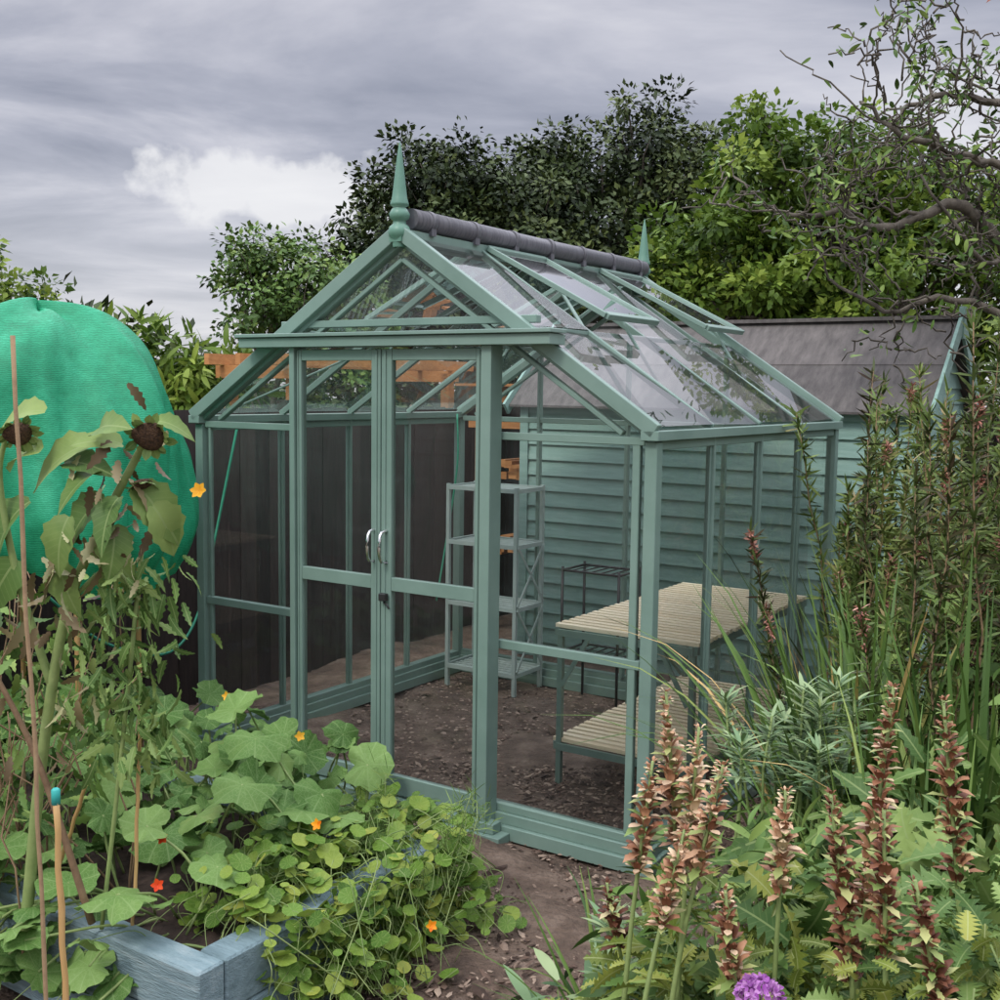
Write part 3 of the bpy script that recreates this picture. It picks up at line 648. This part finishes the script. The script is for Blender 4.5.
def euph(name,cx,cy_,n,rad,h0,h1):
    mb=MB()
    for i in range(n):
        x=cx+rng.normal(0,rad);y=cy_+rng.normal(0,rad*.8);h=rng.uniform(h0,h1)
        P=ctube(mb,(x,y,0),(x+rng.normal(0,.06),y+rng.normal(0,.06),h),.006,.004,.1,6,5)
        k=46;t=rng.uniform(.6,1,k)**.5;pos=P[-1]+(P[-3]-P[-1])*(1-t)[:,None]*1.8
        a=rng.uniform(0,6.28,k);el=(t-.72)*3.6
        dd=np.stack([np.cos(a),np.sin(a),el],-1)
        mb.inst(T_plain,pos,frames(dd,np.tile([0,0,1.],(k,1))+rng.normal(0,.2,(k,3))),np.stack([rng.uniform(.05,.085,k)]*3,-1)*[.7,1.1,1],1,np.clip(t*.7+rng.normal(0,.15,k),0,1))
    mb.build(name,[M_stem,G_grey])
euph('euphorbia_plant',.86,3.2,18,.12,.62,.93);euph('euphorbia_plant',.50,2.7,14,.10,.25,.45)
def bush(name,c,r,n,ls,m_,tpl=T_long,zmin=.02,up=.6,stems=20):
    mb=MB();c=np.array(c,float);r=np.array(r,float)
    for i in range(stems):
        e=c+rdir(1)[0]*r*.8; e[2]=max(e[2],.1);ctube(mb,(c[0]+rng.normal(0,r[0]*.3),c[1]+rng.normal(0,r[1]*.3),0),e,.005,.002,.15,6,5)
    dd=rdir(n,.1);pos=c+dd*r*(rng.uniform(.25,1,n)**.5)[:,None];pos[:,2]=np.maximum(pos[:,2],zmin)
    mb.inst(tpl,pos,frames(norm(dd*[1,1,.3]+rng.normal(0,.4,(n,3))),rdir(n)*.5+[0,0,up]),ls*rng.uniform(.5,1.3,n),1,rng.uniform(0,1,n))
    return mb.build(name,[M_stem,m_])
bush('border_foliage',(1.35,2.9,.35),(.7,.6,.45),900,.14,G_long)
bush('border_foliage',(1.1,2.2,.45),(.65,.35,.38),750,.12,G_long,T_lob)
bush('border_foliage',(.58,2.25,.36),(.38,.3,.42),560,.08,G_lime,T_lob)
bush('border_foliage',(.54,2.42,.44),(.30,.3,.40),520,.08,G_mid,T_plain)
bush('border_foliage',(2.1,3.9,.5),(.8,.8,.6),700,.16,G_mid,T_plain)
bush('border_foliage',(.85,1.80,.54),(.42,.16,.32),520,.055,G_lime,T_lob)
bush('border_foliage',(.95,1.90,.60),(.38,.14,.32),380,.07,G_long,T_lob)
bush('border_foliage',(.30,2.75,.14),(.24,.22,.13),110,.11,G_grey,T_plain)
bush('border_foliage',(.28,2.45,.16),(.25,.2,.19),230,.07,G_lime,T_lob)
# acanthus
def hood():
    V=[];F=[]
    for i in range(5):
        t=i/4;w=.30*math.sin(math.pi*(.15+.8*t))
        for j in range(-1,2): V.append((j*w,t,.32*math.sin(t*2.4)*1.0-(.16 if j else 0)*1.0))
    for i in range(4):
        for j in range(2): b0=i*3+j;F.append((b0,b0+1,b0+4,b0+3))
    return np.array(V,float),[F]
T_hood=hood()
ac=MB()
def spike(x,y,zt,L,tint,lean=(0,0)):
    b0=np.array([x-lean[0]*zt,y-lean[1]*zt,0]);top=np.array([x,y,zt]);mid=(b0*.4+top*.6)+[-lean[0]*.16,-lean[1]*.1,0]
    P=smoothpath([b0,mid,top],6);ac.tube(P,np.linspace(.008,.003,len(P)),6,0,.6)
    S=np.concatenate([[0],np.cumsum(np.linalg.norm(np.diff(P[::-1],axis=0),axis=1))]);R_=P[::-1]
    nw=int(L/.018)
    for i in range(nw):
        t=i/nw;s__=L*t;p=np.array([np.interp(s__,S,R_[:,j]) for j in range(3)]);ph=i*.75+rng.normal(0,.1)
        g=.35+.72*min(1,t*2.2)
        for k in range(4):
            if rng.random()<.15: continue
            a=ph+k*math.pi*2/4+rng.normal(0,.25);o=np.array([math.cos(a),math.sin(a),0])
            pos=(p+o*.004)[None]
            s_=.030*g*rng.uniform(.65,1.3)
            ac.inst(T_hood,pos,frames((o+[0,0,rng.uniform(.3,1.1)])[None],(-o+[0,0,1.0])[None]),s_,1,np.clip(tint+rng.normal(0,.13),0,.75))
            ac.inst(T_br,pos-[0,0,.006],frames((o+[0,0,rng.uniform(-.2,.6)])[None],np.array([[0,0,1.]])),s_*1.2,1,np.clip((.94 if rng.random()<.62 else tint+.03)+rng.normal(0,.08),0,1))
            if rng.random()<.5 and tint>.3: ac.inst(T_petal,pos+o*.006,frames((o+[0,0,-.1])[None],np.array([[0,0,1.]])),s_*.75,1,.70)
sp=[(.34,2.25,1.15,.34,.52),(.40,2.2,1.09,.30,.56),(.43,2.1,1.05,.24,.50),(.36,2.1,.92,.2,.45),(.55,2.1,1.0,.22,.54),(.59,1.95,1.05,.36,.22),(.71,2.0,1.23,.44,.34),(.65,1.85,1.06,.28,.2),(.84,2.1,1.18,.36,.30),(.67,1.75,.98,.24,.18),(.24,2.35,.70,.16,.12),(.31,2.2,1.02,.24,.45),(.42,2.0,.85,.2,.33)]
for x,y,z,L_,t_ in sp: spike(x,y,z,L_,t_,(rng.normal(0,.09),rng.normal(0,.05)))
n_=90;a=rng.uniform(0,6.28,n_);pos=np.stack([rng.uniform(.35,1.15,n_),rng.uniform(1.9,2.5,n_),rng.uniform(.1,.4,n_)],-1)
ac.inst(T_lob,pos,frames(np.stack([np.cos(a),np.sin(a),np.full(n_,.7)],-1),np.tile([0,0,1.],(n_,1))),rng.uniform(.2,.34,n_),2,rng.uniform(.2,.9,n_))
ac.build('acanthus_plant',[M_stem,G_bract,G_long])
pf=MB();c=np.array([.470,1.92,.690]);ctube(pf,(c[0]+.03,c[1]+.05,0),c,.004,.003,.05)
n_=280;dd=rdir(n_,.5);pf.inst(T_petal,c+dd*[.036,.036,.025],frames(rdir(n_)+dd*.3,dd),.013,1,rng.uniform(0,1,n_));pf.build('purple_flower',[M_stem,G_purple])

# ------------------------------------------------------------------ left bed plants
sq=MB()
def sqleaf(X,Y,z,s,t,tilt=.35,mb=sq,tpl=None,m_=1,bz=.25):
    if tpl is None: tpl=(T_squash,T_squash2,T_squash3)[rng.integers(0,3)]
    p=np.array(L2W(X,Y,z));a=rng.uniform(0,6.28);d0=np.array([math.cos(a),math.sin(a),rng.normal(-.15,.2)]);n0=np.array([rng.normal(0,tilt),rng.normal(-.35,tilt),1.])
    mb.inst(tpl,p[None],frames(d0[None],n0[None]),s,m_,t)
    b0=np.array(L2W(X+rng.normal(0,.1 if s>.1 else .05),max(Y,-1.65)+rng.normal(0,.06),bz));mid=(p+b0)/2+[rng.normal(0,.03),rng.normal(0,.03),.03]
    mb.tube(smoothpath([b0,mid,p],4),.004 if s>.1 else .0013,5,0,rng.uniform(.3,.9))
for i in range(280):
    X=rng.uniform(-.5,1.78);Y=rng.uniform(-1.84,-.80);sqleaf(X,Y,rng.uniform(.33,.56)-(.12 if Y<-1.7 else 0),rng.choice([.08,.11,.14,.17])*rng.uniform(.85,1.2),rng.uniform(.0,1),.5)
for i in range(80):
    X=rng.uniform(-.6,1.4);Y=rng.uniform(-.80,-.25);sqleaf(X,Y,rng.uniform(.15,.45),rng.uniform(.10,.2),rng.uniform(.0,.7),bz=0)
for i in range(110):
    X=rng.uniform(-.4,1.72);sqleaf(X,rng.uniform(-2.0,-1.82),rng.uniform(.06,.36),rng.uniform(.06,.15),rng.uniform(.1,1),.5)
for (X,Y,z,s,t) in ((1.70,-1.84,.44,.19,.75),(1.5,-1.84,.42,.16,.5),(1.2,-1.85,.45,.17,.6),(1.45,-1.1,.62,.20,.6),(1.2,-.95,.64,.20,.8),(1.65,-1.35,.58,.18,.7)):
    sqleaf(X,Y,z,s,t,.15)
sq.build('squash_plant',[M_stem,G_squash])
na=MB()
for i in range(850):
    X=rng.normal(1.86,.14);Y=rng.uniform(-1.60,-.58);z=max(.03,.44-.80*max(0,X-1.85)-rng.uniform(0,.22)-.25*max(0,Y+.9))
    sqleaf(X,Y,z,rng.choice([.032,.042,.052,.065])*rng.uniform(.8,1.15),np.clip(rng.normal(.52,.27),0,1),.45,na,T_nast,1,max(0.02,z-.10))
for i in range(240):
    z=rng.uniform(.03,.36);sqleaf(rng.uniform(1.98,2.08),rng.uniform(-1.52,-.7),z,rng.uniform(.035,.06),rng.uniform(0,1),.6,na,T_nast,1,max(.02,z-.08))
def flower(mb,p,s,m_,k=5):
    a=np.linspace(0,2*np.pi,k,endpoint=False);f0=norm(np.array([rng.normal(0,.3),-1,.5]));x=norm(np.cross(f0,[0,0,1]));y=np.cross(x,f0)
    dd=np.cos(a)[:,None]*x+np.sin(a)[:,None]*y+f0*.35
    mb.inst(T_petal,np.tile(p,(k,1)),frames(dd,np.tile(f0,(k,1))),s,m_,rng.uniform(.2,.9,k))
for (X,Y,z,m_) in ((2.16,-1.10,.19,2),(1.55,-1.0,.62,4),(1.74,-1.74,.44,3),(1.62,-1.62,.50,3),(1.9,-1.3,.50,2),(1.0,-.8,.62,4)):
    flower(na,np.array(L2W(X,Y,z)),.020,m_)
for i in range(16):
    X=rng.normal(1.95,.12);Y=rng.uniform(-1.6,-.7);P=smoothpath([L2W(X-.1,Y,.33),L2W(X,Y+rng.normal(0,.1),.38),L2W(X+rng.uniform(.05,.2),Y+rng.normal(0,.12),rng.uniform(.02,.2))],5);na.tube(P,.002,4,0,rng.uniform(0,1))
na.build('nasturtium_plant',[M_stem,G_nast,G_or,G_red,G_yel])
fe=MB()
for i in range(8):
    b0=np.array(L2W(rng.uniform(1.7,2.05),rng.uniform(-1.0,-.6),.05));top=b0+[rng.normal(0,.10),rng.normal(0,.08),rng.uniform(.28,.50)]
    P=ctube(fe,b0,top,.003,.0015,.1,7,4);k=180;t=rng.uniform(.3,1,k)*6;i0=np.minimum(t.astype(int),5);pos=P[i0]+(P[i0+1]-P[i0])*(t-i0)[:,None]
    pos=pos+rng.normal(0,.02,(k,3));fe.inst(T_needle,pos,frames(rdir(k,.3),rdir(k)),np.stack([np.full(k,.035),rng.uniform(.03,.07,k),np.full(k,.05)],-1),1,rng.uniform(.3,1,k))
fe.build('feathery_dill_plant',[M_stem,G_mid])
# sunflower plant
sf=MB()
main=smoothpath([(-1.27,2.95,.25),(-1.20,2.92,.75),(-1.12,2.9,1.15),(-1.02,2.88,1.38),(-.92,2.86,1.56),(-.86,2.84,1.66)],6)
sf.tube(main,np.linspace(.017,.008,len(main)),8,0,.6)
m2=smoothpath([(-1.16,2.91,.95),(-1.24,2.9,1.25),(-1.27,2.88,1.5),(-1.24,2.86,1.63)],6);sf.tube(m2,np.linspace(.012,.006,len(m2)),8,0,.5)
m3=smoothpath([(-1.3,2.8,1.1),(-1.17,2.82,.8),(-1.05,2.85,.35)],6);sf.tube(m3,np.linspace(.006,.010,len(m3)),7,4,.3)
m4=smoothpath([(-1.10,2.9,1.2),(-1.0,2.9,1.28),(-.92,2.88,1.2)],6);sf.tube(m4,np.linspace(.007,.004,len(m4)),6,0,.7)
def sunhead(c,fd,r):
    fd=norm(np.array(fd,float));x=norm(np.cross(fd,[0,0,1.1]));y=np.cross(x,fd);c=np.array(c,float)
    n=16;a=np.linspace(0,2*np.pi,n,endpoint=False)
    rings=[(0,.35*r),(.6*r,.30*r),(.95*r,.12*r),(1.0*r,0),(.8*r,-.3*r),(.3*r,-.5*r)]
    V=[c+fd*h_+ (np.cos(t)*x+np.sin(t)*y)*rr*(1+.07*math.sin(3*t+1)) for rr,h_ in rings for t in a]
    F=[(i*n+j,i*n+(j+1)%n,(i+1)*n+(j+1)%n,(i+1)*n+j) for i in range(5) for j in range(n)]
    sf.add(V,[F],3,.3,smooth=True)
    k=30;aa=np.linspace(0,2*np.pi,k,endpoint=False)+rng.normal(0,.15,k);dd=np.cos(aa)[:,None]*x+np.sin(aa)[:,None]*y+fd*rng.uniform(-.6,1.2,k)[:,None]
    sf.inst(T_petal,c+(np.cos(aa)[:,None]*x+np.sin(aa)[:,None]*y)*r*.85,frames(dd,np.tile(fd,(k,1))),r*rng.uniform(.4,1.0,k),1,rng.uniform(.3,1,k))
M_seed=noisemat('seed_head',[(.3,(.02,.012,.009)),(.7,(.15,.085,.045))],scale=160,rough=.9,bump=1.0)
sunhead((-.865,2.80,1.625),(.1,-.75,-.35),.040);sunhead((-1.20,2.83,1.625),(.3,-.6,-.5),.036);sunhead((-.90,2.85,1.5),(.3,-.3,-.8),.026)
LV=[(-1.14,2.86,1.68,(-.9,-.1,.15),.12),(-1.02,2.86,1.60,(-1,-.2,-.15),.18),(-1.10,2.86,1.55,(.7,-.4,.25),.12),(-1.0,2.88,1.46,(-1,-.3,-.5),.15),(-.92,2.86,1.50,(.9,-.2,-.75),.16),(-.88,2.86,1.45,(.7,.1,-.9),.14),(-1.05,2.9,1.35,(.9,-.3,-.5),.14),(-1.2,2.9,1.45,(-.8,-.3,-.5),.16),(-1.24,2.9,1.3,(-.5,-.4,-.8),.15),(-1.13,2.9,1.3,(.2,-.6,-.8),.13),(-.95,2.86,1.60,(-.4,-.5,.3),.10),(-.86,2.84,1.66,(.9,.1,.0),.09),(-1.0,2.84,1.53,(-.6,-.6,-.1),.12),(-1.08,2.84,1.42,(-.3,-.5,-.7),.13),(-.97,2.84,1.40,(.3,-.6,-.6),.12),(-1.15,2.85,1.58,(-.8,.2,.1),.13),(-1.0,2.83,1.63,(.2,-.5,.3),.12),(-.95,2.83,1.47,(-.2,-.6,-.3),.13)]
for x,y,z,dd,s_ in LV:
    sf.inst(T_sun,np.array([[x,y,z]]),frames(np.array([dd],float),np.array([[rng.normal(-.2,.3),-.7,.9]])),np.array([[s_*rng.uniform(.95,1.25),s_,s_]]),1,rng.uniform(.3,1))
flower(sf,np.array([-.755,2.85,1.485]),.025,5,6)
n_=90;pos=main[rng.integers(6,24,n_)]+rng.normal(0,.06,(n_,3))*[1,1,1.6];sf.inst(T_long,pos,frames(rdir(n_,-1.2),rdir(n_)),rng.uniform(.04,.10,n_),2,rng.uniform(0,1,n_))
pos=np.stack([rng.normal(-.96,.07,260),rng.normal(2.9,.05,260),rng.uniform(.75,1.32,260)],-1);sf.inst(T_long,pos,frames(rdir(260,-1.2),rdir(260)),rng.uniform(.04,.09,260),1,rng.uniform(.2,1,260))
sf.tube(smoothpath([(-1.05,2.92,.3),(-.98,2.9,.8),(-.92,2.9,1.32)],6),.006,6,0,.6)
sf.build('sunflower_plant',[M_stem,G_long,G_dryleaf,M_seed,M_dry,G_yel])
tw=MB()
for i in range(44):
    x=rng.uniform(-1.75,-1.05);P=ctube(tw,(x,rng.uniform(2.95,3.4),.2),(x+rng.normal(0,.2),rng.uniform(3.0,3.5),rng.uniform(.7,1.25)),.004,.0015,.25,9,4)
n_=420;tw.inst(T_long,np.stack([rng.uniform(-1.8,-1.10,n_),rng.uniform(3.0,3.6,n_),rng.uniform(.45,1.15,n_)],-1),frames(rdir(n_,-.5),rdir(n_,.3)),rng.uniform(.04,.10,n_),1,rng.uniform(0,1,n_))
tw.build('withered_bean_plant',[M_dry,G_mid])
def cane(p,q,r,cap=False,mat=None):
    c_=MB();t=np.linspace(0,1,13);P=np.array(p)+(np.array(q)-np.array(p))*t[:,None]+rng.normal(0,.002,(13,3));c_.tube(P,[r*(1.12 if i%3==0 else 1) for i in range(13)],8,0,rng.uniform(.2,.8))
    if cap: qn=np.array(q);c_.tube([qn-[0,0,.022],qn+[0,0,.008],qn+[0,0,.011]],[r*1.35,r*1.35,r*.8],10,1)
    c_.build('garden_cane',[mat or M_cane,M_teal])
cane((-1.00,2.45,.0),(-1.065,2.5,1.85),.0050,mat=M_dry);cane((-.85,2.2,.0),(-.885,2.22,.93),.0065,True);cane((-.98,2.95,.2),(-.96,3.0,.85),.005)
cane((-1.28,3.1,.25),(-1.06,2.9,.75),.005)

# ------------------------------------------------------------------ world, light, camera
w=bpy.data.worlds.new('World');sc.world=w;w.use_nodes=True;N=w.node_tree.nodes;L=w.node_tree.links;N.clear()
out=N.new('ShaderNodeOutputWorld');sky=N.new('ShaderNodeTexSky');sky.sky_type='NISHITA';sky.sun_disc=False
sky.sun_elevation=math.radians(48);sky.sun_rotation=math.radians(215)
b1=N.new('ShaderNodeBackground');b1.inputs[1].default_value=.12;L.new(sky.outputs[0],b1.inputs[0])
def MM(op,a,b=None,c=None,clamp=False):
    n=N.new('ShaderNodeMath');n.operation=op;n.use_clamp=clamp
    for i,v in enumerate((a,b,c)):
        if v is None: continue
        if isinstance(v,(int,float)): n.inputs[i].default_value=v
        else: L.new(v,n.inputs[i])
    return n.outputs[0]
tc=N.new('ShaderNodeTexCoord');sx=N.new('ShaderNodeSeparateXYZ');L.new(tc.outputs['Generated'],sx.inputs[0])
zz=MM('ADD',MM('MAXIMUM',sx.outputs[2],0.0),.09)
cx=N.new('ShaderNodeCombineXYZ');L.new(MM('DIVIDE',sx.outputs[0],zz),cx.inputs[0]);L.new(MM('MULTIPLY',MM('DIVIDE',sx.outputs[1],zz),1.35),cx.inputs[1]);cx.inputs[2].default_value=5.1
n1=N.new('ShaderNodeTexNoise');n1.inputs['Scale'].default_value=.60;n1.inputs['Detail'].default_value=7;n1.inputs['Roughness'].default_value=.55;n1.inputs['Distortion'].default_value=.5;L.new(cx.outputs[0],n1.inputs[0])
cr_=ramp(N,[(.36,(.31,.325,.40)),(.46,(.45,.46,.54)),(.54,(.62,.62,.69)),(.66,(.88,.87,.90))]);L.new(n1.outputs[0],cr_.inputs[0])
hz=MM('SUBTRACT',1.0,MM('MULTIPLY',sx.outputs[2],5.2),clamp=True)
mh=N.new('ShaderNodeMix');mh.data_type='RGBA';L.new(MM('MULTIPLY',hz,.75),mh.inputs[0]);L.new(cr_.outputs[0],mh.inputs[6]);mh.inputs[7].default_value=(.78,.78,.82,1)
vd=N.new('ShaderNodeVectorMath');vd.operation='SUBTRACT';L.new(tc.outputs['Generated'],vd.inputs[0]);vd.inputs[1].default_value=(-.208,.96,.165)
vs=N.new('ShaderNodeVectorMath');vs.operation='MULTIPLY';L.new(vd.outputs[0],vs.inputs[0]);vs.inputs[1].default_value=(10,3,32)
vl=N.new('ShaderNodeVectorMath');vl.operation='LENGTH';L.new(vs.outputs[0],vl.inputs[0])
n2=N.new('ShaderNodeTexNoise');n2.inputs['Scale'].default_value=22;n2.inputs['Detail'].default_value=5;L.new(tc.outputs['Generated'],n2.inputs[0])
cm=MM('MULTIPLY',MM('SUBTRACT',MM('ADD',1.0,MM('MULTIPLY',MM('SUBTRACT',n2.outputs[0],.5),2.6)),vl.outputs['Value']),2.8,clamp=True)
mc=N.new('ShaderNodeMix');mc.data_type='RGBA';L.new(MM('MULTIPLY',cm,.8),mc.inputs[0]);L.new(mh.outputs[2],mc.inputs[6]);mc.inputs[7].default_value=(.93,.92,.93,1)
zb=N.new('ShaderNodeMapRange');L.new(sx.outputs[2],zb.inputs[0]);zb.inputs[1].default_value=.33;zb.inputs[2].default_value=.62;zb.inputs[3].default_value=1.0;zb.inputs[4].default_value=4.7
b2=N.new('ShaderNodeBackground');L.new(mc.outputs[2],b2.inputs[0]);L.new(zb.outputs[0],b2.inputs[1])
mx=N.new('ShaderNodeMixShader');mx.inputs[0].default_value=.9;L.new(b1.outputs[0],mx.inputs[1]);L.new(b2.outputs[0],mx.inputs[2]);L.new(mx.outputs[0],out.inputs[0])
sl=bpy.data.lights.new('sun','SUN');sl.energy=1.5;sl.angle=math.radians(12);sl.color=(1,.95,.86)
so=bpy.data.objects.new('sun',sl);sc.collection.objects.link(so)
az=math.radians(215);el=math.radians(48);dv=Vector((math.sin(az)*math.cos(el),math.cos(az)*math.cos(el),math.sin(el)))
so.rotation_euler=dv.to_track_quat('Z','Y').to_euler();so.location=(0,0,10)
cam=bpy.data.cameras.new('camera');co=bpy.data.objects.new('camera',cam);sc.collection.objects.link(co)
cam.sensor_width=36;cam.lens=36*1.1388;cam.clip_end=500;cam.clip_start=.05
co.matrix_world=Matrix.Translation((0,0,1.75))@Euler((math.radians(90-5.54),0,0)).to_matrix().to_4x4()@Matrix.Rotation(math.radians(.768),4,'Z')
sc.camera=co
